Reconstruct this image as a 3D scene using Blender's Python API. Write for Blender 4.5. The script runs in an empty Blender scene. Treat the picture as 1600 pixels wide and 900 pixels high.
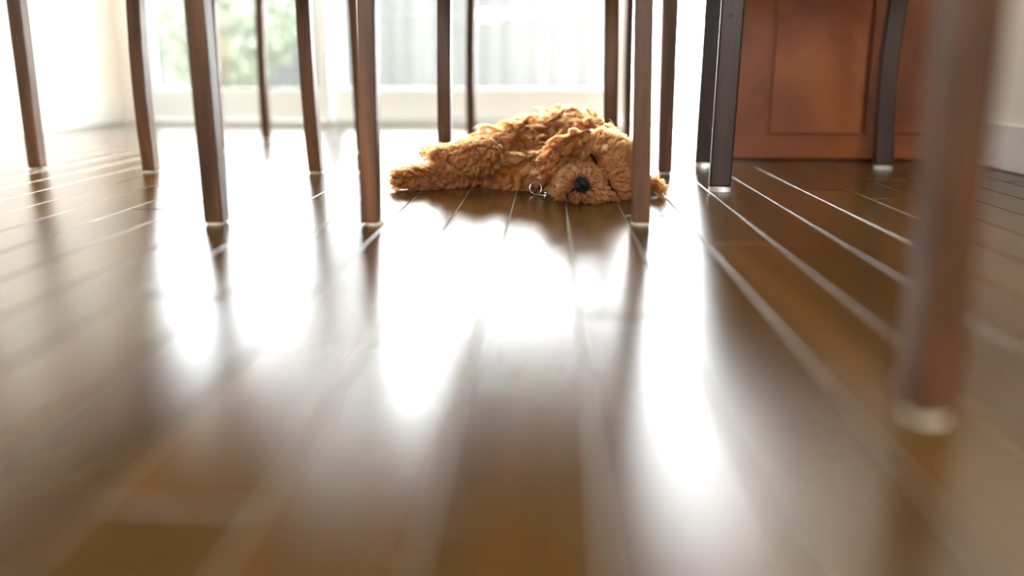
import bpy, bmesh, math, random
import numpy as np
from mathutils import Vector, Matrix
from mathutils.bvhtree import BVHTree
from mathutils.kdtree import KDTree

S = bpy.context.scene
COL = S.collection
random.seed(7)
R = np.random.default_rng(11)

# ------------------------------------------------------------------ camera
F_PX, PRIN_Y, HORIZON, VAN_X, CAM_H = 1150.0, 342.0, 105.0, 860.0, 0.24
pitch = math.atan((PRIN_Y - HORIZON) / F_PX)
yaw = math.atan((VAN_X - 800) / F_PX * math.cos(pitch))
cam_d = bpy.data.cameras.new('camera')
cam = bpy.data.objects.new('camera', cam_d); COL.objects.link(cam)
cam_d.sensor_width = 36.0
cam_d.sensor_fit = 'HORIZONTAL'
cam_d.lens = F_PX / 1600 * 36.0
cam_d.shift_y = -(450 - PRIN_Y) / 1600
cam_d.clip_start = 0.02
cam.location = (0, 0, CAM_H)
cam.rotation_euler = (math.pi / 2 - pitch, 0, yaw)
cam_d.dof.use_dof = True
cam_d.dof.focus_distance = 1.38
cam_d.dof.aperture_fstop = 0.86
S.camera = cam

# ------------------------------------------------------------------ sky and exposure
SKY = 12.0
w = bpy.data.worlds.new('overcast_sky'); S.world = w; w.use_nodes = True
bg = w.node_tree.nodes['Background']
bg.inputs['Color'].default_value = (0.92, 0.975, 1.0, 1)
bg.inputs['Strength'].default_value = SKY


def portal(name, loc, rot, sx, sy):
    d = bpy.data.lights.new(name, 'AREA'); d.shape = 'RECTANGLE'; d.size = sx; d.size_y = sy
    d.cycles.is_portal = True
    o = bpy.data.objects.new(name, d); COL.objects.link(o); o.location = loc; o.rotation_euler = rot
    return o


portal('daylight_patio_door', (-0.42, 3.30, 1.08), (-math.pi / 2, 0, 0), 2.9, 2.1)
portal('fill_rear_window_portal', (-0.3, -2.62, 1.35), (math.pi / 2, 0, 0), 1.3, 1.1)  # sampling portal for the added fill window behind the camera

S.view_settings.view_transform = 'Standard'
S.view_settings.look = 'None'
S.view_settings.exposure = 1.5
S.view_settings.gamma = 1.0
S.view_settings.use_curve_mapping = False
S.cycles.max_bounces = 10
S.cycles.diffuse_bounces = 5
S.cycles.glossy_bounces = 5
S.cycles.transmission_bounces = 8
S.cycles.transparent_max_bounces = 24
S.cycles.sample_clamp_indirect = 8.0
S.cycles.use_denoising = True


# ------------------------------------------------------------------ materials
def mat(name):
    m = bpy.data.materials.new(name); m.use_nodes = True
    nt = m.node_tree
    return m, nt, nt.nodes['Principled BSDF']


def plain(name, col, rough=0.6, spec=0.5, metal=0.0, noise=0.0, nscale=20.0, bump=0.0):
    m, nt, b = mat(name)
    b.inputs['Base Color'].default_value = (*col, 1)
    b.inputs['Roughness'].default_value = rough
    b.inputs['Specular IOR Level'].default_value = spec
    b.inputs['Metallic'].default_value = metal
    if noise or bump:
        tc = nt.nodes.new('ShaderNodeTexCoord')
        n = nt.nodes.new('ShaderNodeTexNoise'); n.inputs['Scale'].default_value = nscale
        n.inputs['Detail'].default_value = 4
        nt.links.new(tc.outputs['Object'], n.inputs['Vector'])
        if noise:
            r = nt.nodes.new('ShaderNodeValToRGB')
            r.color_ramp.elements[0].position = 0.3; r.color_ramp.elements[1].position = 0.7
            r.color_ramp.elements[0].color = (*[c * (1 - noise) for c in col], 1)
            r.color_ramp.elements[1].color = (*[min(1, c * (1 + noise)) for c in col], 1)
            nt.links.new(n.outputs['Fac'], r.inputs['Fac'])
            nt.links.new(r.outputs['Color'], b.inputs['Base Color'])
        if bump:
            bp = nt.nodes.new('ShaderNodeBump'); bp.inputs['Strength'].default_value = bump
            bp.inputs['Distance'].default_value = 0.002
            nt.links.new(n.outputs['Fac'], bp.inputs['Height'])
            nt.links.new(bp.outputs['Normal'], b.inputs['Normal'])
    return m


def wood(name, dark, mid, light, rough, axis_scale, knots=0.0, coat=0.0, per_object=0.0, rough_var=0.1, spec=0.5):
    """grain: noise stretched along one axis, two octaves, optional knots and per-object tone"""
    m, nt, b = mat(name)
    N, Lk = nt.nodes, nt.links
    tc = N.new('ShaderNodeTexCoord')
    oi = N.new('ShaderNodeObjectInfo')
    mp = N.new('ShaderNodeMapping'); mp.inputs['Scale'].default_value = axis_scale
    add = N.new('ShaderNodeVectorMath'); add.operation = 'ADD'
    sc = N.new('ShaderNodeMath'); sc.operation = 'MULTIPLY'; sc.inputs[1].default_value = 37.0
    Lk.new(oi.outputs['Random'], sc.inputs[0])
    Lk.new(tc.outputs['Object'], add.inputs[0]); Lk.new(sc.outputs[0], add.inputs[1])
    Lk.new(add.outputs[0], mp.inputs['Vector'])
    n1 = N.new('ShaderNodeTexNoise'); n1.inputs['Scale'].default_value = 1.0
    n1.inputs['Detail'].default_value = 6; n1.inputs['Roughness'].default_value = 0.6
    n1.inputs['Distortion'].default_value = 0.6
    Lk.new(mp.outputs[0], n1.inputs['Vector'])
    ramp = N.new('ShaderNodeValToRGB')
    e = ramp.color_ramp.elements
    e[0].position = 0.32; e[0].color = (*dark, 1)
    e[1].position = 0.72; e[1].color = (*light, 1)
    k = e.new(0.52); k.color = (*mid, 1)
    Lk.new(n1.outputs['Fac'], ramp.inputs['Fac'])
    out = ramp.outputs['Color']
    if knots:
        v = N.new('ShaderNodeTexVoronoi'); v.inputs['Scale'].default_value = knots
        Lk.new(add.outputs[0], v.inputs['Vector'])
        kr = N.new('ShaderNodeValToRGB')
        kr.color_ramp.elements[0].position = 0.05; kr.color_ramp.elements[0].color = (1, 1, 1, 1)
        kr.color_ramp.elements[1].position = 0.13; kr.color_ramp.elements[1].color = (0, 0, 0, 1)
        Lk.new(v.outputs['Distance'], kr.inputs['Fac'])
        mx = N.new('ShaderNodeMixRGB'); mx.inputs[2].default_value = (*[c * 0.35 for c in dark], 1)
        Lk.new(kr.outputs['Color'], mx.inputs[0]); Lk.new(out, mx.inputs[1]); out = mx.outputs[0]
    if per_object:
        hs = N.new('ShaderNodeHueSaturation')
        mr = N.new('ShaderNodeMapRange'); mr.inputs['To Min'].default_value = 1 - per_object
        mr.inputs['To Max'].default_value = 1 + per_object
        Lk.new(oi.outputs['Random'], mr.inputs['Value']); Lk.new(mr.outputs[0], hs.inputs['Value'])
        Lk.new(out, hs.inputs['Color']); out = hs.outputs['Color']
    Lk.new(out, b.inputs['Base Color'])
    rr = N.new('ShaderNodeMapRange'); rr.inputs['To Min'].default_value = rough - rough_var
    rr.inputs['To Max'].default_value = rough + rough_var
    Lk.new(n1.outputs['Fac'], rr.inputs['Value']); Lk.new(rr.outputs[0], b.inputs['Roughness'])
    bp = N.new('ShaderNodeBump'); bp.inputs['Strength'].default_value = 0.12; bp.inputs['Distance'].default_value = 0.001
    Lk.new(n1.outputs['Fac'], bp.inputs['Height']); Lk.new(bp.outputs[0], b.inputs['Normal'])
    b.inputs['Coat Weight'].default_value = coat
    b.inputs['Specular IOR Level'].default_value = spec
    return m


def glass_pane(name):
    m = bpy.data.materials.new(name); m.use_nodes = True
    nt = m.node_tree; nt.nodes.clear()
    o = nt.nodes.new('ShaderNodeOutputMaterial'); mx = nt.nodes.new('ShaderNodeMixShader')
    t = nt.nodes.new('ShaderNodeBsdfTransparent'); t.inputs[0].default_value = (0.97, 0.97, 0.965, 1)
    g = nt.nodes.new('ShaderNodeBsdfGlossy'); g.inputs['Roughness'].default_value = 0.02
    f = nt.nodes.new('ShaderNodeFresnel'); f.inputs['IOR'].default_value = 1.3
    nt.links.new(f.outputs[0], mx.inputs[0]); nt.links.new(t.outputs[0], mx.inputs[1])
    nt.links.new(g.outputs[0], mx.inputs[2]); nt.links.new(mx.outputs[0], o.inputs[0])
    return m


M_PLANK = wood('dark_plank', (0.078, 0.037, 0.0105), (0.094, 0.046, 0.0135), (0.115, 0.057, 0.0175), 0.26, (26, 2.2, 26),
               per_object=0.25, rough_var=0.05, spec=0.65)


def polish(m, rough, ior):
    """varnish: diffuse wood under a satin gloss weighted by Fresnel"""
    nt = m.node_tree; N, Lk = nt.nodes, nt.links
    b = N['Principled BSDF']; o = N['Material Output']
    df = N.new('ShaderNodeBsdfDiffuse'); gl = N.new('ShaderNodeBsdfGlossy'); gl.distribution = 'BECKMANN'
    gl.inputs['Roughness'].default_value = rough
    fr = N.new('ShaderNodeFresnel'); fr.inputs['IOR'].default_value = ior
    mx = N.new('ShaderNodeMixShader')
    Lk.new(b.inputs['Base Color'].links[0].from_socket, df.inputs['Color'])
    nrm = b.inputs['Normal'].links[0].from_socket
    for q in (df, gl):
        Lk.new(nrm, q.inputs['Normal'])
    Lk.new(fr.outputs[0], mx.inputs[0]); Lk.new(df.outputs[0], mx.inputs[1]); Lk.new(gl.outputs[0], mx.inputs[2])
    Lk.new(mx.outputs[0], o.inputs['Surface'])
    N.remove(b)


polish(M_PLANK, 0.27, 1.6)
M_GROUT = plain('pale_grout', (0.25, 0.21, 0.155), 0.75, 0.3, noise=0.12, nscale=60)
M_WALNUT = wood('walnut', (0.045, 0.017, 0.0065), (0.095, 0.038, 0.014), (0.17, 0.070, 0.025), 0.42, (38, 38, 3.0),
                per_object=0.15, rough_var=0.08, spec=0.25)
M_EBONY = wood('ebony_stain', (0.016, 0.007, 0.004), (0.034, 0.014, 0.008), (0.06, 0.026, 0.013), 0.42, (30, 30, 4),
               knots=16, rough_var=0.08, spec=0.25)
M_WALNUT_H = wood('walnut_seat', (0.034, 0.016, 0.009), (0.07, 0.033, 0.017), (0.12, 0.058, 0.03), 0.36, (4, 38, 38),
                  rough_var=0.08)
M_CHERRY = wood('cherry', (0.10, 0.020, 0.003), (0.20, 0.044, 0.006), (0.30, 0.082, 0.013), 0.4, (3, 24, 3),
                knots=7, rough_var=0.08)
M_WALL = plain('cream_paint', (0.86, 0.80, 0.72), 0.85, 0.2, noise=0.02, nscale=8, bump=0.05)
M_CEIL = plain('white_ceiling', (0.85, 0.83, 0.79), 0.9, 0.2, noise=0.01, nscale=8)
M_TRIM = plain('white_trim', (0.80, 0.79, 0.74), 0.45, 0.5, noise=0.02, nscale=12)
M_VINYL = plain('white_vinyl', (0.80, 0.85, 0.84), 0.4, 0.5, noise=0.02, nscale=10)
M_GLASS = glass_pane('clear_glass')
M_ALU = plain('aluminium', (0.6, 0.6, 0.58), 0.35, 0.5, metal=0.9, noise=0.05, nscale=40)
M_PAVE = plain('pale_concrete', (0.55, 0.54, 0.50), 0.85, 0.3, noise=0.1, nscale=3, bump=0.2)
M_FENCE = wood('weathered_board', (0.036, 0.036, 0.034), (0.040, 0.040, 0.038), (0.045, 0.045, 0.042), 0.8, (20, 20, 2),
               per_object=0.2)
M_LEAF = plain('hedge_leaf', (0.062, 0.072, 0.046), 0.6, 0.4, noise=0.4, nscale=6)
M_BARK = plain('bark', (0.10, 0.07, 0.045), 0.9, 0.2, noise=0.3, nscale=25, bump=0.4)
M_FELT = plain('felt', (0.60, 0.52, 0.40), 0.95, 0.1, noise=0.15, nscale=120)
M_CUP = plain('clear_plastic', (0.75, 0.74, 0.70), 0.25, 0.5)
M_CUP.node_tree.nodes['Principled BSDF'].inputs['Transmission Weight'].default_value = 0.5
M_STEEL = plain('polished_steel', (0.82, 0.80, 0.76), 0.18, 0.5, metal=1.0, noise=0.03, nscale=90)
M_NOSE = plain('dog_nose', (0.005, 0.005, 0.006), 0.45, 0.16, noise=0.2, nscale=300, bump=0.5)
M_LID = plain('dark_skin', (0.012, 0.005, 0.003), 0.9, 0.08, noise=0.2, nscale=200)
M_SKIN = plain('fur_undercoat', (0.12, 0.036, 0.009), 0.95, 0.05, noise=0.25, nscale=70, bump=0.6)
M_BRASS = plain('dark_knob', (0.10, 0.07, 0.04), 0.35, 0.5, metal=0.8, noise=0.1, nscale=60)


def fur_material():
    m = bpy.data.materials.new('golden_curly_fur'); m.use_nodes = True
    nt = m.node_tree; nt.nodes.clear()
    N, Lk = nt.nodes, nt.links
    o = N.new('ShaderNodeOutputMaterial')
    h = N.new('ShaderNodeBsdfHairPrincipled')
    h.parametrization = 'COLOR'
    h.inputs['Roughness'].default_value = 0.42
    h.inputs['Radial Roughness'].default_value = 0.55
    h.inputs['Random Roughness'].default_value = 0.2
    at = N.new('ShaderNodeAttribute'); at.attribute_name = 'tint'
    r = N.new('ShaderNodeValToRGB')
    e = r.color_ramp.elements
    e[0].position = 0.0; e[0].color = (0.04, 0.010, 0.003, 1)
    e[1].position = 1.0; e[1].color = (0.52, 0.20, 0.06, 1)
    k = e.new(0.5); k.color = (0.265, 0.068, 0.0135, 1)
    Lk.new(at.outputs['Fac'], r.inputs['Fac'])
    Lk.new(r.outputs['Color'], h.inputs['Color'])
    Lk.new(h.outputs[0], o.inputs[0])
    return m


M_FUR = fur_material()


# ------------------------------------------------------------------ mesh helpers
def link(name, me, m=None, parent=None, smooth=False):
    o = bpy.data.objects.new(name, me); COL.objects.link(o)
    if m is not None and not me.materials:
        me.materials.append(m)
    if parent is not None:
        o.parent = parent
    if smooth:
        me.shade_smooth()
    return o


def from_bm(name, bm, m=None, parent=None, smooth=False):
    me = bpy.data.meshes.new(name); bm.normal_update(); bm.to_mesh(me); bm.free()
    return link(name, me, m, parent, smooth)


def box_bm(x0, x1, y0, y1, z0, z1, bev=0.0, bm=None, seg=1):
    own = bm is None
    if own:
        bm = bmesh.new()
    r = bmesh.ops.create_cube(bm, size=1.0)
    for v in r['verts']:
        v.co = Vector(((x0 + x1) / 2 + v.co.x * (x1 - x0), (y0 + y1) / 2 + v.co.y * (y1 - y0),
                       (z0 + z1) / 2 + v.co.z * (z1 - z0)))
    if bev:
        es = list({e for v in r['verts'] for e in v.link_edges})
        bmesh.ops.bevel(bm, geom=es, offset=bev, segments=seg, affect='EDGES', profile=0.5)
    return bm


def box(name, b, m, parent=None, bev=0.0, off=(0, 0, 0), seg=1):
    x0, x1, y0, y1, z0, z1 = b
    return from_bm(name, box_bm(x0 - off[0], x1 - off[0], y0 - off[1], y1 - off[1], z0 - off[2], z1 - off[2], bev, seg=seg), m, parent)


def loft_bm(secs, ang=0.0, rnd=0.12):
    """secs: (x, y, z, width, depth) horizontal rounded-square sections"""
    bm = bmesh.new(); rings = []
    ca, sa = math.cos(ang), math.sin(ang)
    for (x, y, z, wd, dp) in secs:
        c = min(wd, dp) * rnd
        a, b = wd / 2, dp / 2
        prof = []
        for sx, sy, flip in ((1, 1, 0), (-1, 1, 1), (-1, -1, 0), (1, -1, 1)):
            pts = [(sx * a, sy * (b - c)), (sx * (a - 0.3 * c), sy * (b - 0.3 * c)), (sx * (a - c), sy * b)]
            prof += pts[::-1] if flip else pts
        rings.append([bm.verts.new((x + px * ca - py * sa, y + px * sa + py * ca, z)) for px, py in prof])
    n = len(rings[0])
    for r0, r1 in zip(rings, rings[1:]):
        for i in range(n):
            bm.faces.new((r0[i], r0[(i + 1) % n], r1[(i + 1) % n], r1[i]))
    bm.faces.new(rings[0][::-1]); bm.faces.new(rings[-1])
    return bm


def bar_bm(p, q, wd, hz, bow=0.0, n=5, bowdir=Vector((0, 1, 0))):
    """bar between two points, width wd horizontally across, hz tall, optional bow"""
    p, q = Vector(p), Vector(q)
    d = (q - p); side = Vector((-d.y, d.x, 0)).normalized()
    up = Vector((0, 0, 1))
    bm = bmesh.new(); rings = []
    c = min(wd, hz) * 0.22
    for i in range(n):
        t = i / (n - 1)
        o = p + d * t + bowdir * (bow * 4 * t * (1 - t))
        a, b = wd / 2, hz / 2
        prof = [(a, -b + c), (a, b - c), (a - c, b), (-a + c, b), (-a, b - c), (-a, -b + c), (-a + c, -b), (a - c, -b)]
        rings.append([bm.verts.new(o + side * u + up * v) for u, v in prof])
    for r0, r1 in zip(rings, rings[1:]):
        for i in range(8):
            bm.faces.new((r0[i], r1[i], r1[(i + 1) % 8], r0[(i + 1) % 8]))
    bm.faces.new(rings[0]); bm.faces.new(rings[-1][::-1])
    bmesh.ops.recalc_face_normals(bm, faces=bm.faces)
    return bm


def thing(name, label, cat, loc, group=None, kind=None):
    o = bpy.data.objects.new(name, None); COL.objects.link(o); o.location = loc
    o.empty_display_size = 0.05
    tag(o, label, cat, group, kind)
    return o


def tag(o, label=None, cat=None, group=None, kind=None):
    for k, v in (('label', label), ('category', cat), ('group', group), ('kind', kind)):
        if v:
            o[k] = v
    return o


def struct(o, label):
    o['kind'] = 'structure'; o['label'] = label
    return o


# ------------------------------------------------------------------ room shell
XL, XR, YF, YB, ZC = -1.90, 1.08, 3.215, -2.60, 2.50
PITCH, X0 = 0.0943, 0.0302            # plank spacing and one seam's position

floor = box('floor', (XL, XR, YB, YF + 0.05, -0.04, -0.0016), M_GROUT)
struct(floor, 'dark wood plank floor with pale seams between the boards')


def plank_mesh():
    me = bpy.data.meshes.new('plank')
    bm = bmesh.new()
    w2, b = (PITCH - 0.0026) / 2, 0.0009
    lo = [(-w2, -0.5, -0.006), (w2, -0.5, -0.006), (w2, 0.5, -0.006), (-w2, 0.5, -0.006)]
    mi = [(x, y, -0.0007) for x, y, _ in lo]
    hi = [(-w2 + b, -0.499, 0), (w2 - b, -0.499, 0), (w2 - b, 0.499, 0), (-w2 + b, 0.499, 0)]
    V = [[bm.verts.new(c) for c in r] for r in (lo, mi, hi)]
    for a, c in ((0, 1), (1, 2)):
        for i in range(4):
            bm.faces.new((V[a][i], V[a][(i + 1) % 4], V[c][(i + 1) % 4], V[c][i]))
    bm.faces.new(V[2])
    bm.normal_update(); bm.to_mesh(me); bm.free(); me.materials.append(M_PLANK)
    return me


pm = plank_mesh()
ci = 0
k0 = math.floor((XL - X0) / PITCH); k1 = math.ceil((XR - X0) / PITCH)
for k in range(k0, k1):
    xc = X0 + (k + 0.5) * PITCH
    xa, xb = max(xc - PITCH / 2, XL), min(xc + PITCH / 2, XR)
    y = YB - random.uniform(0.1, 2.0)
    while y < YF + 0.02:
        ln = random.choice((2.1, 2.4, 2.7))
        ya, yb = max(y, YB), min(y + ln, YF + 0.02)
        if yb - ya > 0.06:
            p = link('plank', pm, None, floor)
            p.location = ((xa + xb) / 2, (ya + yb) / 2, 0)
            p.scale = ((xb - xa) / PITCH, (yb - ya) - 0.0032, 1)
        y += ln

struct(box('wall_left', (XL - 0.1, XL, YB - 0.1, YF + 0.1, -0.04, ZC), M_WALL), 'plain cream painted wall along the table end')
struct(box('wall_right', (XR, XR + 0.1, YB - 0.1, YF + 0.1, -0.04, ZC), M_WALL), 'plain cream painted wall behind the wooden sideboard')
struct(box('ceiling', (XL - 0.1, XR + 0.1, YB - 0.1, YF + 0.1, ZC, ZC + 0.1), M_CEIL), 'flat white ceiling of the dining room')

# wall with the patio door: the door fills X -1.84 .. 1.0, up to 2.12
DX0, DX1, DZ = -1.84, 1.00, 2.12
bm = box_bm(XL, XR, YF, YF + 0.1, DZ, ZC)
box_bm(XL, DX0, YF, YF + 0.1, -0.04, DZ, bm=bm); box_bm(DX1, XR, YF, YF + 0.1, -0.04, DZ, bm=bm)
struct(from_bm('wall_front', bm, M_WALL), 'cream wall around the wide glazed patio door')
# rear wall behind the camera with an unseen window added for front fill light
bm = box_bm(XL, XR, YB - 0.1, YB, 1.90, ZC)
box_bm(XL, XR, YB - 0.1, YB, -0.04, 0.80, bm=bm)
box_bm(XL, -0.95, YB - 0.1, YB, 0.80, 1.90, bm=bm); box_bm(0.35, XR, YB - 0.1, YB, 0.80, 1.90, bm=bm)
struct(from_bm('wall_back', bm, M_WALL), 'cream wall with an added white framed fill-light window')

for nm, b in (('baseboard_left', (XL, XL + 0.014, YB, YF, 0.0005, 0.11)), ('baseboard_right', (XR - 0.014, XR, YB, YF, 0.0005, 0.11))):
    o = box(nm, b, M_TRIM, bev=0.004)
    struct(o, 'white painted baseboard')

# patio door: outer frame + panels
door = bpy.data.objects.new('door_1', None); COL.objects.link(door); door.location = (0, YF, 0)
struct(door, 'white framed sliding glass patio door with one panel slid open')


def dpart(name, b, m, parent=door, bev=0.004):
    return box(name, b, m, parent, bev, off=(0, YF, 0))


dpart('jamb', (DX0, DX0 + 0.045, YF - 0.01, YF + 0.11, 0.0, DZ), M_VINYL)
dpart('jamb', (DX1 - 0.045, DX1, YF - 0.01, YF + 0.11, 0.0, DZ), M_VINYL)
dpart('head', (DX0, DX1, YF - 0.01, YF + 0.11, DZ - 0.05, DZ), M_VINYL)
dpart('threshold', (DX0, DX1, YF - 0.012, YF + 0.12, -0.012, 0.010), M_ALU)
for x0, x1, ya in ((-1.795, -0.965, 0.012), (-1.005, 0.34, 0.055), (-0.97, 0.33, 0.088)):
    fr = bpy.data.objects.new('door_panel', None); COL.objects.link(fr); fr.parent = door
    y0, y1 = YF + ya, YF + ya + 0.03
    if ya > 0.08:
        y0, y1 = YF + ya, YF + ya + 0.022
    dpart('bottom_rail', (x0, x1, y0, y1, 0.012, 0.148), M_VINYL, fr)
    dpart('top_rail', (x0, x1, y0, y1, 1.98, 2.07), M_VINYL, fr)
    dpart('stile', (x0, x0 + 0.05, y0, y1, 0.148, 1.98), M_VINYL, fr)
    dpart('stile', (x1 - 0.05, x1, y0, y1, 0.148, 1.98), M_VINYL, fr)
    ym = (y0 + y1) / 2
    dpart('pane', (x0 + 0.05, x1 - 0.05, ym - 0.002, ym + 0.002, 0.148, 1.98), M_GLASS, fr, 0)

# unseen rear window, added to let daylight fill the puppy's front
win = bpy.data.objects.new('fill_window_1', None); COL.objects.link(win); win.location = (0, YB, 0)
struct(win, 'white framed window added in the rear wall for fill light')
for nm, b in (('sill', (-0.99, 0.39, YB - 0.1, YB + 0.03, 0.77, 0.80)), ('head', (-0.95, 0.35, YB - 0.09, YB - 0.02, 1.86, 1.90)),
              ('jamb', (-0.95, -0.91, YB - 0.09, YB - 0.02, 0.80, 1.86)), ('jamb', (0.31, 0.35, YB - 0.09, YB - 0.02, 0.80, 1.86)),
              ('mullion', (-0.32, -0.28, YB - 0.09, YB - 0.02, 0.80, 1.86))):
    box(nm, b, M_VINYL, win, 0.003, off=(0, YB, 0))
for x0, x1 in ((-0.91, -0.32), (-0.28, 0.31)):
    box('pane', (x0, x1, YB - 0.057, YB - 0.053, 0.80, 1.86), M_GLASS, win, 0, off=(0, YB, 0))

# ------------------------------------------------------------------ outdoors
ground = box('ground', (-30, 30, YF + 0.12, 45, -0.12, -0.03), M_PAVE)
struct(ground, 'pale concrete patio beyond the glass door')
gb = box('ground_rear', (-30, 30, -40, YB - 0.1, -0.2, -0.1), M_PAVE)
struct(gb, 'pale paving behind the house')

FY = 6.6
fence = thing('garden_fence', 'pale weathered fence of upright boards seen through the patio door', 'fence', (-1.3, FY, -0.03))
bme = loft_bm([(0, 0, 0, 0.216, 0.022), (0, 0, 0.90, 0.216, 0.022), (0, 0, 0.93, 0.17, 0.02)], 0, 0.12)
bmm = bpy.data.meshes.new('board'); bme.normal_update(); bme.to_mesh(bmm); bme.free(); bmm.materials.append(M_FENCE)
for i in range(22):
    o = link('board', bmm, None, fence)
    o.location = (-2.75 + 0.21 * i, (i % 2) * 0.028 - 0.034, 0.02 + random.uniform(-0.01, 0.01))
for z in (0.22, 0.72):
    box('rail', (-2.9, 1.75, 0.03, 0.07, z, z + 0.07), M_FENCE, fence, 0.005)

shrub = thing('garden_shrub', 'rounded green shrub behind the glass beside the fence', 'shrub', (-2.62, 5.9, -0.03))
bm = bmesh.new()
for i in range(2600):
    v = R.normal(size=3); v /= np.linalg.norm(v)
    rad = R.uniform(0.55, 1.0) ** 0.5
    c = Vector((v[0] * 0.62 * rad, v[1] * 0.5 * rad, 0.62 + v[2] * 0.55 * rad))
    nrm = Vector(v) + Vector(R.normal(size=3) * 0.6); nrm.normalize()
    t = nrm.orthogonal().normalized(); t = Matrix.Rotation(R.uniform(0, 6.28), 3, nrm) @ t
    s = nrm.cross(t); L = R.uniform(0.03, 0.055)
    p = [c - t * L, c + s * L * 0.42 + nrm * 0.006, c + t * L, c - s * L * 0.42 + nrm * 0.006]
    vs = [bm.verts.new(q) for q in p]
    bm.faces.new((vs[0], vs[1], vs[3])); bm.faces.new((vs[1], vs[2], vs[3]))
fo = from_bm('foliage', bm, M_LEAF, shrub); fo['kind'] = 'stuff'
bm = loft_bm([(0, 0, 0, 0.09, 0.09), (0.02, 0, 0.3, 0.07, 0.07), (0.0, 0.02, 0.8, 0.03, 0.03)], 0.3, 0.4)
from_bm('stem', bm, M_BARK, shrub)


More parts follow.
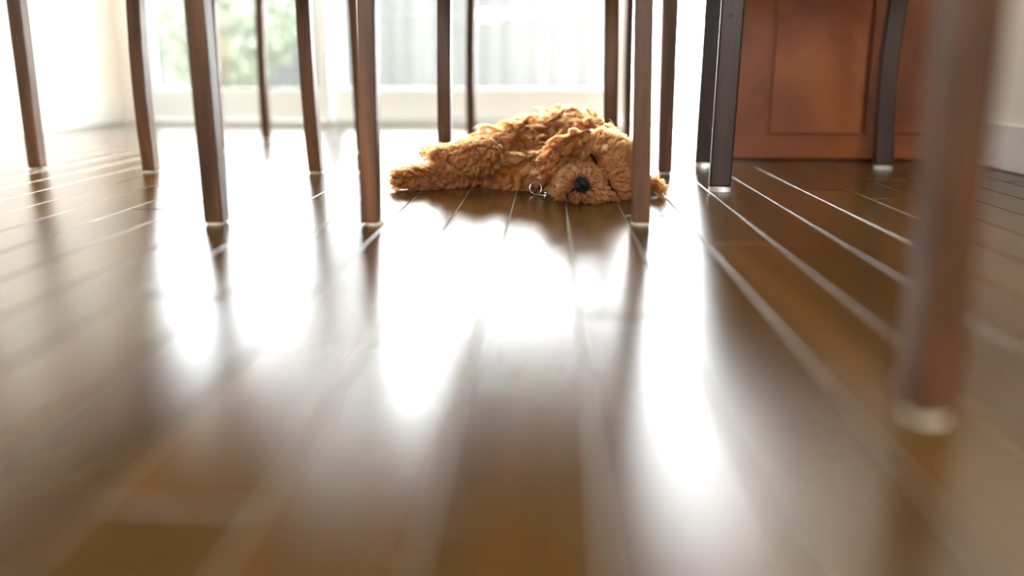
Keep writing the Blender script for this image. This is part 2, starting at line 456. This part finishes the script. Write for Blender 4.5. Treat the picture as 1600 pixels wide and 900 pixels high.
# ------------------------------------------------------------------ chairs
def chair(name, label, fl, fr, rl, rr, size=0.031, seat_z=0.455, pads='felt', mat_=None, lean=0.010, ang=0.0, depth=None,
          rk=1.0, pad_off=None, slim=1.0):
    """fl, fr, rl, rr: base positions of the legs (x, y); the backrest rises from rl, rr"""
    mat_ = mat_ or M_WALNUT
    P = {'fl': Vector((*fl, 0)), 'fr': Vector((*fr, 0)), 'rl': Vector((*rl, 0)), 'rr': Vector((*rr, 0))}
    cen = sum(P.values(), Vector()) / 4
    root = thing(name, label, 'chair', cen, 'dark wooden dining chairs')
    back = ((P['rl'] + P['rr']) / 2 - (P['fl'] + P['fr']) / 2).normalized()
    dp = depth or size
    tops = {}
    for k, p in P.items():
        q = p - cen
        inn = -q.normalized() * lean
        hgt = 0.010 if pads == 'cup' else 0.004
        secs = [(q.x, q.y, hgt, size * 0.93, dp * 0.93), (q.x, q.y, hgt + 0.004, size * 0.97, dp * 0.97)]
        sd = (P['rr'] - P['rl']).normalized()
        rear = k[0] == 'r'
        if not rear:
            for t in (0.35, 0.7, 1.0):
                secs.append((q.x + inn.x * t, q.y + inn.y * t, hgt + (seat_z - hgt) * t, size * (0.97 + 0.05 * t), dp * (0.97 + 0.05 * t)))
            tops[k] = Vector((q.x + inn.x, q.y + inn.y, seat_z))
        else:
            ix = sd * inn.dot(sd)
            for t in (0.2, 0.4, 0.6, 0.8, 1.0):
                o = q + ix * t + back * (-0.012 * math.sin(math.pi * t))
                secs.append((o.x, o.y, hgt + (seat_z - hgt) * t, size * slim, dp * slim))
            base = q + ix
            tops[k] = Vector((base.x, base.y, seat_z))
            for z, r in ((0.52, 0.016), (0.62, 0.038), (0.74, 0.062), (0.86, 0.088), (0.94, 0.1)):
                o = base + back * (r * rk)
                secs.append((o.x, o.y, z, size * slim * (1.0 - 0.15 * (z - 0.5)), dp * slim * (1.0 - 0.3 * (z - 0.5))))
        leg = from_bm('leg', loft_bm(secs, ang), mat_, root)
        # foot pad (sub-part)
        bm = bmesh.new()
        if pads == 'cup':
            bmesh.ops.create_cone(bm, cap_ends=True, segments=20, radius1=size * 0.50, radius2=size * 0.46, depth=0.0105)
            mt = M_CUP
        else:
            bmesh.ops.create_cone(bm, cap_ends=True, segments=20, radius1=size * 0.52, radius2=size * 0.50, depth=0.0038)
            mt = M_FELT
        dz = 0.00535 if pads == 'cup' else 0.002
        off = (pad_off or {}).get(k, (0, 0))
        bmesh.ops.translate(bm, verts=bm.verts, vec=(q.x + off[0], q.y + off[1], dz + 0.0002))
        from_bm('foot_pad', bm, mt, leg)
    # seat slab with softened outline
    a, b, c, d = tops['fl'], tops['fr'], tops['rr'], tops['rl']
    ctr = (a + b + c + d) / 4
    bm = bmesh.new(); rings = []
    outline = []
    corners = [ctr + (v - ctr) * 1.0 for v in (a, b, c, d)]
    grow = size * 0.75
    pts = []
    for i, v in enumerate(corners):
        e1 = (v - corners[i - 1]).normalized(); e2 = (v - corners[(i + 1) % 4]).normalized()
        pts.append(v + (e1 + e2) * grow)
    for i in range(4):
        p0, p1, p2 = pts[i - 1], pts[i], pts[(i + 1) % 4]
        u, v2 = (p0 - p1).normalized() * 0.03, (p2 - p1).normalized() * 0.03
        for t in (0, 0.33, 0.67, 1):
            outline.append(p1 + u * (1 - t) ** 2 + v2 * t ** 2)
    for z, g in ((0.0, 0.985), (0.006, 1.0), (0.026, 1.0), (0.034, 0.975)):
        rings.append([bm.verts.new((ctr.x + (p.x - ctr.x) * g, ctr.y + (p.y - ctr.y) * g, seat_z + z)) for p in outline])
    n = len(outline)
    for r0, r1 in zip(rings, rings[1:]):
        for i in range(n):
            bm.faces.new((r0[i], r0[(i + 1) % n], r1[(i + 1) % n], r1[i]))
    bm.faces.new(rings[0][::-1]); bm.faces.new(rings[-1])
    bmesh.ops.recalc_face_normals(bm, faces=bm.faces)
    from_bm('seat', bm, M_WALNUT_H, root)
    # backrest
    def at(v, z, r):
        o = v + back * (r * rk); return Vector((o.x, o.y, z))
    br = from_bm('backrest', bar_bm(at(d, 0.90, 0.095), at(c, 0.90, 0.095), 0.022, 0.085, 0.02, 7, back), mat_, root)
    from_bm('lower_rail', bar_bm(at(d, 0.60, 0.034), at(c, 0.60, 0.034), 0.020, 0.035, 0.012, 7, back), mat_, br)
    for t in (0.25, 0.5, 0.75):
        bow = 4 * t * (1 - t)
        lo = d.lerp(c, t) + back * (0.034 * rk + 0.012 * bow); hi = d.lerp(c, t) + back * (0.092 * rk + 0.02 * bow)
        from_bm('slat', loft_bm([(lo.x, lo.y, 0.61, 0.032, 0.012), (hi.x, hi.y, 0.87, 0.032, 0.012)],
                                math.atan2((c - d).y, (c - d).x)), mat_, br)
    return root


chair('dining_chair', 'brown wooden chair whose two front legs frame the sleeping puppy',
      (-0.277, 1.112), (0.143, 1.134), (-0.241, 1.690), (0.140, 1.705), size=0.0285, lean=0.013, slim=1.08,
      pad_off={'fl': (0.006, 0.0), 'fr': (0.0, 0)})
chair('dining_chair', 'leftmost dark wooden dining chair, standing clear of the puppy\'s hind paws',
      (-0.955, 1.10), (-0.520, 1.105), (-0.930, 1.665), (-0.540, 1.669), size=0.031, lean=0.011, rk=1.7)
chair('dining_chair', 'slim-legged dark chair by the patio door, directly behind the puppy',
      (-0.289, 2.03), (0.166, 2.03), (-0.255, 2.40), (0.254, 2.425), size=0.029, lean=0.006, seat_z=0.475)
chair('dining_chair', 'slim-legged dark chair by the patio door, just behind the leftmost chair',
      (-0.955, 2.08), (-0.540, 2.09), (-0.960, 2.46), (-0.602, 2.46), size=0.028, lean=0.012, seat_z=0.475)
chair('dining_chair', 'nearly black chair with clear plastic cups under its feet beside the wooden sideboard',
      (0.337, 1.46), (0.378, 1.828), (0.775, 1.42), (0.800, 1.80), size=0.043, lean=0.010, pads='cup', mat_=M_EBONY, depth=0.034, ang=-0.19, slim=0.9)

# ------------------------------------------------------------------ table
tab = thing('dining_table', 'dark wooden dining table with slim square legs above the puppy', 'table', (-0.48, 1.095, 0))
TX0, TX1, TY0, TY1 = -1.26, 0.290, 0.47, 1.722
o = box('tabletop', (TX0, TX1, TY0, TY1, 0.715, 0.745), M_WALNUT_H, tab, 0.004, off=(-0.48, 1.095, 0), seg=2)
for nm, b in (('apron', (TX0 + 0.05, TX1 - 0.05, TY0 + 0.02, TY0 + 0.04, 0.692, 0.715)), ('apron', (TX0 + 0.05, TX1 - 0.05, TY1 - 0.04, TY1 - 0.02, 0.692, 0.715)),
              ('apron', (TX0 + 0.02, TX0 + 0.04, TY0 + 0.05, TY1 - 0.05, 0.692, 0.715)), ('apron', (TX1 - 0.04, TX1 - 0.02, TY0 + 0.05, TY1 - 0.05, 0.692, 0.715))):
    box(nm, b, M_WALNUT_H, tab, 0.002, off=(-0.48, 1.095, 0))
for (x, y), (tx, ty) in (((0.265, 1.700), (0.258, 1.698)), ((-1.23, 1.70), (-1.225, 1.698)), ((0.266, 0.495), (0.262, 0.497)), ((-1.23, 0.495), (-1.225, 0.497))):
    q = Vector((x + 0.48, y - 1.095, 0)); t = Vector((tx + 0.48, ty - 1.095, 0))
    lg = from_bm('leg', loft_bm([(q.x, q.y, 0.004, 0.028, 0.028), (q.x, q.y, 0.010, 0.0305, 0.0305),
                                 ((q.x + t.x) / 2, (q.y + t.y) / 2, 0.36, 0.033, 0.033), (t.x, t.y, 0.715, 0.036, 0.036)]), M_WALNUT, tab)
    bm = bmesh.new()
    bmesh.ops.create_cone(bm, cap_ends=True, segments=18, radius1=0.015, radius2=0.0145, depth=0.0038)
    bmesh.ops.translate(bm, verts=bm.verts, vec=(q.x, q.y, 0.0022))
    from_bm('foot_pad', bm, M_FELT, lg)

# ------------------------------------------------------------------ sideboard (end panel faces the camera)
sx0, sx1, sy0, sy1 = 0.470, 1.062, 1.962, 2.330
sb = thing('sideboard', 'reddish knotty wooden sideboard against the cream wall', 'sideboard', (sx0, sy0, 0))


def spart(name, b, parent=sb, m=M_CHERRY, bev=0.003):
    return box(name, b, m, parent, bev, off=(sx0, sy0, 0))


spart('body', (sx0, sx1, sy0, sy1, 0.004, 0.86))
spart('top', (sx0 - 0.012, sx1, sy0 - 0.02, sy1, 0.86, 0.89), bev=0.006)
for i in range(2):
    xa = sx0 + 0.10 + i * 0.240
    d = spart('door', (xa, xa + 0.232, sy0 - 0.014, sy0 + 0.002, 0.07, 0.66))
    dr = spart('drawer', (xa, xa + 0.232, sy0 - 0.014, sy0 + 0.002, 0.68, 0.84))
    for par, z, xx in ((d, 0.42, xa + (0.205 if i == 0 else 0.027)), (dr, 0.76, xa + 0.116)):
        bm = bmesh.new()
        bmesh.ops.create_uvsphere(bm, u_segments=14, v_segments=8, radius=0.012)
        bmesh.ops.translate(bm, verts=bm.verts, vec=(xx - sx0, -0.022, z))
        from_bm('knob', bm, M_BRASS, par, True)

# ------------------------------------------------------------------ the puppy
DOG = {
    'torso': [(-0.1668, 1.5400, 0.0346, 0.0460), (-0.1264, 1.5450, 0.0478, 0.0520), (-0.0928, 1.5500, 0.0556, 0.0560), (-0.0253, 1.5600, 0.0657, 0.0620), (0.0357, 1.5700, 0.0758, 0.0680), (0.0654, 1.5300, 0.0749, 0.0620), (0.0846, 1.4700, 0.0713, 0.0540)],
    'chest': [(-0.0821, 1.4800, 0.0222, 0.0280), (-0.0364, 1.4700, 0.0318, 0.0360), (-0.0004, 1.4550, 0.0393, 0.0380), (0.0333, 1.4400, 0.0517, 0.0420)],
    'thigh': [(-0.1318, 1.4700, 0.0674, 0.0360), (-0.1468, 1.4520, 0.0643, 0.0340), (-0.1635, 1.4520, 0.0616, 0.0300), (-0.1875, 1.4600, 0.0631, 0.0240)],
    'hock': [(-0.1881, 1.4650, 0.0664, 0.0220), (-0.2153, 1.4750, 0.0676, 0.0165), (-0.2297, 1.4750, 0.0649, 0.0145)],
    'hindleg': [(-0.1455, 1.5000, 0.0094, 0.0160), (-0.1862, 1.4750, 0.0182, 0.0220), (-0.2166, 1.4600, 0.0228, 0.0235), (-0.2513, 1.4500, 0.0240, 0.0225)],
    'hindpaw': [(-0.2513, 1.4500, 0.0240, 0.0215), (-0.2778, 1.4400, 0.0253, 0.0225), (-0.2959, 1.4400, 0.0226, 0.0195)],
    'tail': [(-0.1720, 1.5900, 0.0475, 0.0160), (-0.2132, 1.5850, 0.0563, 0.0130), (-0.2605, 1.5750, 0.0557, 0.0120)],
    'skull': [(0.1003, 1.3850, 0.0727, 0.0540), (0.1293, 1.3850, 0.0608, 0.0500)],
    'face': [(0.1087, 1.3650, 0.0573, 0.0460), (0.0866, 1.3500, 0.0520, 0.0370)],
    'muzzle': [(0.0645, 1.3220, 0.0395, 0.0370), (0.0488, 1.3020, 0.0378, 0.0360)],
    'lip': [(0.0346, 1.3250, 0.0376, 0.0260), (0.0278, 1.3250, 0.0246, 0.0230)],
    'cheek': [(0.0620, 1.3080, 0.0160, 0.0200), (0.0924, 1.3180, 0.0157, 0.0220), (0.1354, 1.3600, 0.0174, 0.0300)],
    'ear': [(0.0695, 1.3620, 0.1166, 0.0120), (0.0435, 1.3500, 0.1071, 0.0170), (0.0204, 1.3500, 0.0882, 0.0180), (0.0042, 1.3650, 0.0661, 0.0150)],
    'foreleg': [(0.1287, 1.4500, 0.0230, 0.0280), (0.1694, 1.4200, 0.0179, 0.0200), (0.1872, 1.3950, 0.0170, 0.0170)],
    'forepaw': [(0.1872, 1.3950, 0.0170, 0.0165), (0.1999, 1.3820, 0.0168, 0.0165)],
}
# region -> fur length, lift off the skin, curl radius, flow direction, clump, tint
REG = {
    'torso': (0.040, 0.55, 0.0060, (-0.55, -0.35, -0.75), 0.90, 0.50),
    'chest': (0.036, 0.50, 0.0056, (-0.45, -0.2, -0.8), 0.85, 0.50),
    'thigh': (0.013, 0.40, 0.0026, (-0.8, 0.0, -0.6), 0.75, 0.55),
    'hock': (0.011, 0.55, 0.0022, (-0.9, 0.0, -0.3), 0.7, 0.58),
    'hindleg': (0.013, 0.5, 0.0024, (-0.95, 0.0, -0.2), 0.75, 0.52),
    'hindpaw': (0.013, 0.7, 0.0022, (-0.8, 0.0, -0.2), 0.75, 0.52),
    'tail': (0.020, 0.7, 0.0030, (-0.9, 0.0, 0.2), 0.7, 0.45),
    'skull': (0.014, 0.45, 0.0018, (0.45, 0.6, 0.6), 0.5, 0.60),
    'face': (0.010, 0.34, 0.0008, (0.6, 0.4, 0.4), 0.35, 0.63),
    'muzzle': (0.009, 0.36, 0.0006, (-0.2, 0.6, -0.2), 0.3, 0.64),
    'lip': (0.013, 0.5, 0.0013, (-0.5, 0.5, -0.5), 0.6, 0.55),
    'cheek': (0.012, 0.5, 0.0012, (0.5, 0.4, -0.2), 0.55, 0.53),
    'ear': (0.030, 0.50, 0.0050, (-0.65, -0.1, -0.75), 0.92, 0.36),
    'foreleg': (0.015, 0.55, 0.0025, (0.8, -0.1, -0.3), 0.7, 0.5),
    'forepaw': (0.012, 0.65, 0.0020, (0.8, -0.2, 0.0), 0.7, 0.5),
}
names = list(DOG)
bm = bmesh.new()
cen_pts, cen_rad, cen_reg = [], [], []
for ri, k in enumerate(names):
    ch = DOG[k]
    for a, b in zip(ch, ch[1:]):
        a, b = np.array(a), np.array(b)
        n = max(2, int(np.linalg.norm(b[:3] - a[:3]) / 0.007) + 1)
        for t in np.linspace(0, 1, n):
            q = a + (b - a) * t
            bmesh.ops.create_icosphere(bm, subdivisions=2, radius=q[3], matrix=Matrix.Translation(q[:3]))
            cen_pts.append(q[:3]); cen_rad.append(q[3]); cen_reg.append(ri)
# lids over the closed eyes, and the brow
for c, r in (((0.0930, 1.330, 0.0870), 0.0135), ((0.0735, 1.334, 0.0735), 0.011), ((0.1010, 1.322, 0.0340), 0.012)):
    bmesh.ops.create_icosphere(bm, subdivisions=2, radius=r, matrix=Matrix.Translation(c))
me0 = bpy.data.meshes.new('dog_raw'); bm.to_mesh(me0); bm.free()
tmp = bpy.data.objects.new('dog_raw', me0); COL.objects.link(tmp)
md = tmp.modifiers.new('r', 'REMESH'); md.mode = 'VOXEL'; md.voxel_size = 0.0032
sm = tmp.modifiers.new('s', 'SMOOTH'); sm.factor = 0.5; sm.iterations = 7
dg = bpy.context.evaluated_depsgraph_get()
dog_me = bpy.data.meshes.new_from_object(tmp.evaluated_get(dg))
dog_me.name = 'puppy'
bpy.data.objects.remove(tmp)
nv = len(dog_me.vertices)
co = np.empty(nv * 3); dog_me.vertices.foreach_get('co', co); co = co.reshape(-1, 3)
# pressed flat against the floor
co[:, 2] = np.where(co[:, 2] < 0.006, 0.0015 + np.maximum(co[:, 2] + 0.02, 0) * (0.0045 / 0.026), co[:, 2])
EYES = [[[(0.0673, 1.33, 0.093), (0.0745, 1.325, 0.0822), (0.0826, 1.32, 0.0722)]], [[(0.1107, 1.31, 0.0404), (0.1132, 1.31, 0.0301), (0.1203, 1.31, 0.0198)]]]
EYES = [e[0] for e in EYES]
MOUTH = [(0.0460, 1.283, 0.034), (0.0370, 1.287, 0.0255), (0.0330, 1.290, 0.010)]
FOLDS = [([(0.0649, 1.3350, 0.1087), (0.0398, 1.3300, 0.0836), (0.0159, 1.3350, 0.0607)], 0.009, 0.007), ([(-0.1976, 1.4400, 0.0654), (-0.1789, 1.4300, 0.0453), (-0.1513, 1.4300, 0.0252), (-0.1134, 1.4300, 0.0255)], 0.007, 0.006), ([(-0.1013, 1.4600, 0.1019), (-0.0937, 1.4400, 0.0711), (-0.1091, 1.4400, 0.0329)], 0.007, 0.006),
         ([(0.0359, 1.3100, 0.0757), (0.0683, 1.3200, 0.0758), (0.0935, 1.3150, 0.0570), (0.0976, 1.3000, 0.0339)], 0.0032, 0.006), ([(0.1056, 1.3050, 0.0030), (0.1139, 1.3100, 0.0068)], 0.006, 0.005)]
dog_me.vertices.foreach_set('co', co.ravel()); dog_me.update()
dog_me.calc_loop_triangles()
nt_ = len(dog_me.loop_triangles)
tri = np.empty(nt_ * 3, dtype=np.int32); dog_me.loop_triangles.foreach_get('vertices', tri); tri = tri.reshape(-1, 3)
vn = np.empty(nv * 3); dog_me.vertices.foreach_get('normal', vn); vn = vn.reshape(-1, 3)
bvh = BVHTree.FromPolygons([tuple(c) for c in co], [tuple(t) for t in tri])


def seg_dist(p, poly):
    d = np.full(len(p), 9.0)
    for a, b in zip(poly, poly[1:]):
        a, b = np.array(a), np.array(b); ab = b - a
        t = np.clip(((p - a) @ ab) / (ab @ ab), 0, 1)
        d = np.minimum(d, np.linalg.norm(p - a - t[:, None] * ab, axis=1))
    return d


def snap(p, out=0.0):
    loc, nrm, _, _ = bvh.find_nearest(Vector(p))
    return loc + nrm * out, nrm


# sculpt the folds of the coat, the closed eyes and the mouth into the body
folds = [([tuple(snap(q)[0]) for q in f], dpt, wid) for f, dpt, wid in FOLDS]
sunk = [([tuple(snap(q)[0]) for q in e], 0.0055, 0.0050) for e in EYES] + [([tuple(snap(q)[0]) for q in MOUTH], 0.003, 0.004)]
push = np.zeros(nv)
for f, dpt, wid in folds + sunk:
    push = np.maximum(push, dpt * np.exp(-(seg_dist(co, f) / wid) ** 2))
co = co - vn * push[:, None]
co[:, 2] = np.maximum(co[:, 2], 0.0015)
dog_me.vertices.foreach_set('co', co.ravel()); dog_me.update()
dog_me.materials.clear(); dog_me.materials.append(M_SKIN); dog_me.shade_smooth()
dog = bpy.data.objects.new('puppy', dog_me); COL.objects.link(dog)
tag(dog, 'golden curly-haired puppy asleep on the dark wood floor', 'dog')
vn = np.empty(nv * 3); dog_me.vertices.foreach_get('normal', vn); vn = vn.reshape(-1, 3)
bvh = BVHTree.FromPolygons([tuple(c) for c in co], [tuple(t) for t in tri])
cen_pts = np.array(cen_pts); cen_rad = np.array(cen_rad); cen_reg = np.array(cen_reg)


def sample(n):
    A, B, C_ = co[tri[:, 0]], co[tri[:, 1]], co[tri[:, 2]]
    ar = np.linalg.norm(np.cross(B - A, C_ - A), axis=1)
    t = R.choice(len(tri), size=n, p=ar / ar.sum())
    u, v = R.random(n), R.random(n)
    f = u + v > 1; u[f], v[f] = 1 - u[f], 1 - v[f]
    T = tri[t]
    p = co[T[:, 0]] * (1 - u - v)[:, None] + co[T[:, 1]] * u[:, None] + co[T[:, 2]] * v[:, None]
    nn = vn[T[:, 0]] * (1 - u - v)[:, None] + vn[T[:, 1]] * u[:, None] + vn[T[:, 2]] * v[:, None]
    nn /= np.linalg.norm(nn, axis=1)[:, None] + 1e-9
    keep = ~((p[:, 2] < 0.005) & (nn[:, 2] < -0.5))
    return p[keep], nn[keep]


REGV = np.array([[REG[k][0], REG[k][1], REG[k][2], *REG[k][3], REG[k][4], REG[k][5]] for k in names])


def region_values(p):
    """soft blend of the regions' fur settings at points p"""
    out = np.empty((len(p), REGV.shape[1]))
    for s in range(0, len(p), 4000):
        q = p[s:s + 4000]
        d = np.linalg.norm(q[:, None, :] - cen_pts[None], axis=2) - cen_rad[None]
        wgt = np.exp(-np.maximum(d, -0.02) / 0.004)
        W = np.zeros((len(q), len(names)))
        for r in range(len(names)):
            W[:, r] = wgt[:, cen_reg == r].max(axis=1)
        W /= W.sum(axis=1)[:, None]
        out[s:s + 4000] = W @ REGV
    return out


NOSE = np.array([0.0560, 1.266, 0.0410])
K = 10
T = np.linspace(0, 1, K)
gp, gn = sample(5200)
gv = region_values(gp)
# thin the guides where the fur is long, keep them dense on the face
keepg = R.random(len(gp)) < np.where(gv[:, 0] > 0.022, 0.22, np.where(gv[:, 0] > 0.0125, 0.7, 1.0))
gp, gn, gv = gp[keepg], gn[keepg], gv[keepg]
G = len(gp)


def unit(a):
    return a / (np.linalg.norm(a, axis=-1, keepdims=True) + 1e-9)


# on the head the coat lies away from the nose
flow = gv[:, 3:6].copy()
dn = np.linalg.norm(gp - NOSE, axis=1)
hw = np.clip(1.25 - dn / 0.075, 0, 1)[:, None] * (gv[:, 0:1] < 0.02)
flow = unit(unit(flow) * (1 - hw) + unit(gp - NOSE) * hw)
long_ = np.clip((gv[:, 0:1] - 0.014) / 0.02, 0, 1)
sw = np.stack([np.sin(gp @ np.array([61., 37., 83.]) + 1.0) + np.sin(gp @ np.array([-110., 70., 45.])),
               0.6 * np.sin(gp @ np.array([75., -52., 60.]) + 2.0),
               0.7 * np.sin(gp @ np.array([95., 40., -70.]) + 4.0)], 1)
flow += sw * 0.5 * long_ + R.normal(size=(G, 3)) * (0.14 + 0.14 * long_)
ft = unit(flow - (flow * gn).sum(1, keepdims=True) * gn)
ft = unit(ft + np.array([0, 0, -0.12]))
e1 = unit(np.cross(ft, gn))
length = gv[:, 0] * R.uniform(0.75, 1.3, G)
shrt = np.ones(G)
for f, dpt, wid in folds + sunk:
    shrt = np.minimum(shrt, 1 - 0.6 * np.exp(-(seg_dist(gp, f) / (wid * 1.4)) ** 2))
length *= shrt
lift = np.clip(gv[:, 1] + R.normal(size=G) * 0.08, 0.25, 0.9)
curl = gv[:, 2] * R.uniform(0.7, 1.35, G) * shrt
turns = R.uniform(0.6, 1.15, G) * np.where(curl > 0.002, 1, 0.5) * R.choice([-1, 1], G)
ph = R.uniform(0, 2 * np.pi, G)
guide = np.empty((G, K, 3))
for j, t in enumerate(T):
    along = (ft * (1 - 0.35 * lift[:, None]) * t + gn * (lift * (t - 0.52 * t * t))[:, None]) * length[:, None]
    ang = ph + 2 * np.pi * turns * t
    grow = min(1.0, t * 2.2)
    hel = e1 * ((np.cos(ang) - np.cos(ph)) * curl * grow)[:, None] + gn * ((np.sin(ang) + 0.6) * 0.8 * curl * grow)[:, None]
    guide[:, j] = along + hel
guide_tint = np.clip(gv[:, 7] + R.normal(size=G) * (0.06 + 0.07 * long_[:, 0]), 0, 1)

kd = KDTree(G)
for i in range(G):
    kd.insert(gp[i], i)
kd.balance()
hp, hn = sample(85000)
hv = region_values(hp)
near = np.array([kd.find(p)[1] for p in hp])
Hn = len(hp)
clump = np.clip(hv[:, 6] + R.normal(size=Hn) * 0.12, 0.1, 0.97)
ls = R.uniform(0.8, 1.12, Hn)
fly = R.random(Hn) < 0.05                              # stray hairs
clump[fly] *= 0.3; ls[fly] *= 1.25
wob_p, wob_a = R.uniform(0, 6.28, Hn), 0.0006 * np.clip(hv[:, 0] / 0.03, 0.2, 1.2)
wob_d = R.normal(size=(Hn, 3)); wob_d /= np.linalg.norm(wob_d, axis=1)[:, None]
root_off = hp - gp[near]
dd = np.linalg.norm(root_off, axis=1)
pts = np.empty((Hn, K, 3))
jit = R.normal(size=(Hn, 3)) * 0.0011
for j, t in enumerate(T):
    c = (clump * (t ** 0.75))[:, None]
    pts[:, j] = hp + guide[near, j] * ls[:, None] - root_off * c + jit * t
    pts[:, j] += hn * (0.0006 * t) + wob_d * (wob_a * t * np.sin(wob_p + 14 * t))[:, None]
pts[:, :, 2] = np.maximum(pts[:, :, 2], 0.0012 + 0.001 * R.random((Hn, 1)))
tint = np.clip(guide_tint[near] + R.normal(size=Hn) * 0.06, 0, 1)


eyes = [[tuple(snap(q)[0]) for q in e] for e in EYES]
mouth = [tuple(snap(q)[0]) for q in MOUTH]
bare = np.ones(Hn, bool)
for e in eyes:
    d = seg_dist(hp, e)
    bare &= d > 0.0036
    tint *= np.where(d < 0.011, 0.3 + 0.7 * d / 0.011, 1)
d = seg_dist(hp, mouth)
tint *= np.where(d < 0.016, 0.22 + 0.78 * d / 0.016, 1); bare &= d > 0.0015
dn = np.linalg.norm(hp - NOSE, axis=1)
tint *= np.where(dn < 0.020, 0.5 + 0.5 * dn / 0.020, 1); bare &= dn > 0.0150
pts, tint, hv = pts[bare], tint[bare], hv[bare]
Hn = len(pts)

cur = bpy.data.hair_curves.new('fur')
cur.add_curves([K] * Hn)
cur.position_data.foreach_set('vector', pts.reshape(-1, 3).astype(np.float32).ravel())
rad = np.repeat((0.00024 + 0.00006 * R.random(Hn))[:, None], K, 1) * np.array([1.0, 1, 1, 1, 0.97, 0.92, 0.85, 0.75, 0.6, 0.35])[None]
ra = cur.attributes.get('radius') or cur.attributes.new('radius', 'FLOAT', 'POINT')
ra.data.foreach_set('value', rad.astype(np.float32).ravel())
ta = cur.attributes.new('tint', 'FLOAT', 'CURVE')
ta.data.foreach_set('value', tint.astype(np.float32))
cur.materials.append(M_FUR)
fur = bpy.data.objects.new('fur', cur); COL.objects.link(fur); fur.parent = dog


def tube(name, pl, rads, m, parent, seg=8):
    """smooth tapered tube through points"""
    P = [Vector(p) for p in pl]
    dense, dr = [], []
    for i in range(len(P) - 1):
        p0 = P[max(i - 1, 0)]; p1 = P[i]; p2 = P[i + 1]; p3 = P[min(i + 2, len(P) - 1)]
        for s in range(6):
            t = s / 6
            dense.append(0.5 * ((2 * p1) + (p2 - p0) * t + (2 * p0 - 5 * p1 + 4 * p2 - p3) * t * t + (3 * p1 - p0 - 3 * p2 + p3) * t ** 3))
            dr.append(rads[i] * (1 - t) + rads[i + 1] * t)
    dense.append(P[-1]); dr.append(rads[-1])
    bm = bmesh.new(); rings = []
    for i, p in enumerate(dense):
        d = (dense[min(i + 1, len(dense) - 1)] - dense[max(i - 1, 0)]).normalized()
        u = d.cross(Vector((0, 1, 0.01))).normalized(); v = d.cross(u)
        rings.append([bm.verts.new(p + (u * math.cos(a) + v * math.sin(a)) * dr[i]) for a in (2 * math.pi * q / seg for q in range(seg))])
    for r0, r1 in zip(rings, rings[1:]):
        for i in range(seg):
            bm.faces.new((r0[i], r0[(i + 1) % seg], r1[(i + 1) % seg], r1[i]))
    bm.faces.new(rings[0][::-1]); bm.faces.new(rings[-1])
    bmesh.ops.recalc_face_normals(bm, faces=bm.faces)
    return from_bm(name, bm, m, parent, True)


for e in eyes:
    o = tube('eyelid', [snap(q, lf)[0] for q, lf in zip(e, (0.0030, 0.0032, 0.0032))], [0.0016, 0.0028, 0.0034], M_LID, dog)
    o['label'] = 'dark slit of a closed eye'
o = tube('mouth', [snap(q, 0.0015)[0] for q in mouth], [0.0022, 0.0022, 0.0010], M_LID, dog)
o['label'] = 'dark line of the mouth'

# nose: a rounded wedge with two nostrils; the face's own "up" points up and towards the chair leg
fup = Vector((0.80, 0.12, 0.58)).normalized()
_, nn_ = snap(NOSE)
out = (Vector((-0.16, -0.97, -0.05))).normalized()
fup = (fup - out * fup.dot(out)).normalized(); fside = out.cross(fup)
bm = bmesh.new()
bmesh.ops.create_uvsphere(bm, u_segments=28, v_segments=18, radius=1.0)
for v in bm.verts:
    x, y, z = v.co                                    # x side, y out, z up
    wdt = 0.0150 * (1 + 0.22 * z) * (1 - 0.10 * max(0, -z))
    px, py, pz = x * wdt, y * 0.0105, z * 0.0140
    for s in (-1, 1):                                 # nostrils
        dx, dz = (x - s * 0.46) / 0.26, (z + 0.12) / 0.34
        if y > 0:
            py -= 0.0062 * math.exp(-(dx * dx + dz * dz))
    if y > 0:
        py -= 0.0022 * math.exp(-(x / 0.10) ** 2) * (1 if z < 0.2 else 0.3)
    v.co = fside * px + out * py + fup * pz
bmesh.ops.recalc_face_normals(bm, faces=bm.faces)
bmesh.ops.translate(bm, verts=bm.verts, vec=Vector(NOSE) + out * 0.004)
nose = from_bm('nose', bm, M_NOSE, dog, True); nose['label'] = 'black leathery nose'


# ------------------------------------------------------------------ the collar rings lying by the chest
def torus_bm(R0, r0, mtx, bm=None, a=36, b=8):
    bm = bm or bmesh.new(); rings = []
    for i in range(a):
        t = 2 * math.pi * i / a
        rings.append([bm.verts.new(mtx @ Vector(((R0 + r0 * math.cos(s)) * math.cos(t), (R0 + r0 * math.cos(s)) * math.sin(t), r0 * math.sin(s))))
                      for s in (2 * math.pi * q / b for q in range(b))])
    for i in range(a):
        r0_, r1_ = rings[i], rings[(i + 1) % a]
        for q in range(b):
            bm.faces.new((r0_[q], r1_[q], r1_[(q + 1) % b], r0_[(q + 1) % b]))
    return bm


ring = thing('collar_ring', 'small silver split ring and tag lying on the floor against the puppy', 'ring', (-0.022, 1.392, 0))
from_bm('split_ring', torus_bm(0.0115, 0.0009, Matrix.Translation((-0.004, 0.004, 0.0128)) @ Matrix.Rotation(math.radians(80), 4, 'X') @ Matrix.Rotation(0.2, 4, 'Y')), M_STEEL, ring, True)
from_bm('tag_rim', torus_bm(0.0145, 0.0011, Matrix.Translation((0.014, 0.004, 0.0016))), M_STEEL, ring, True)
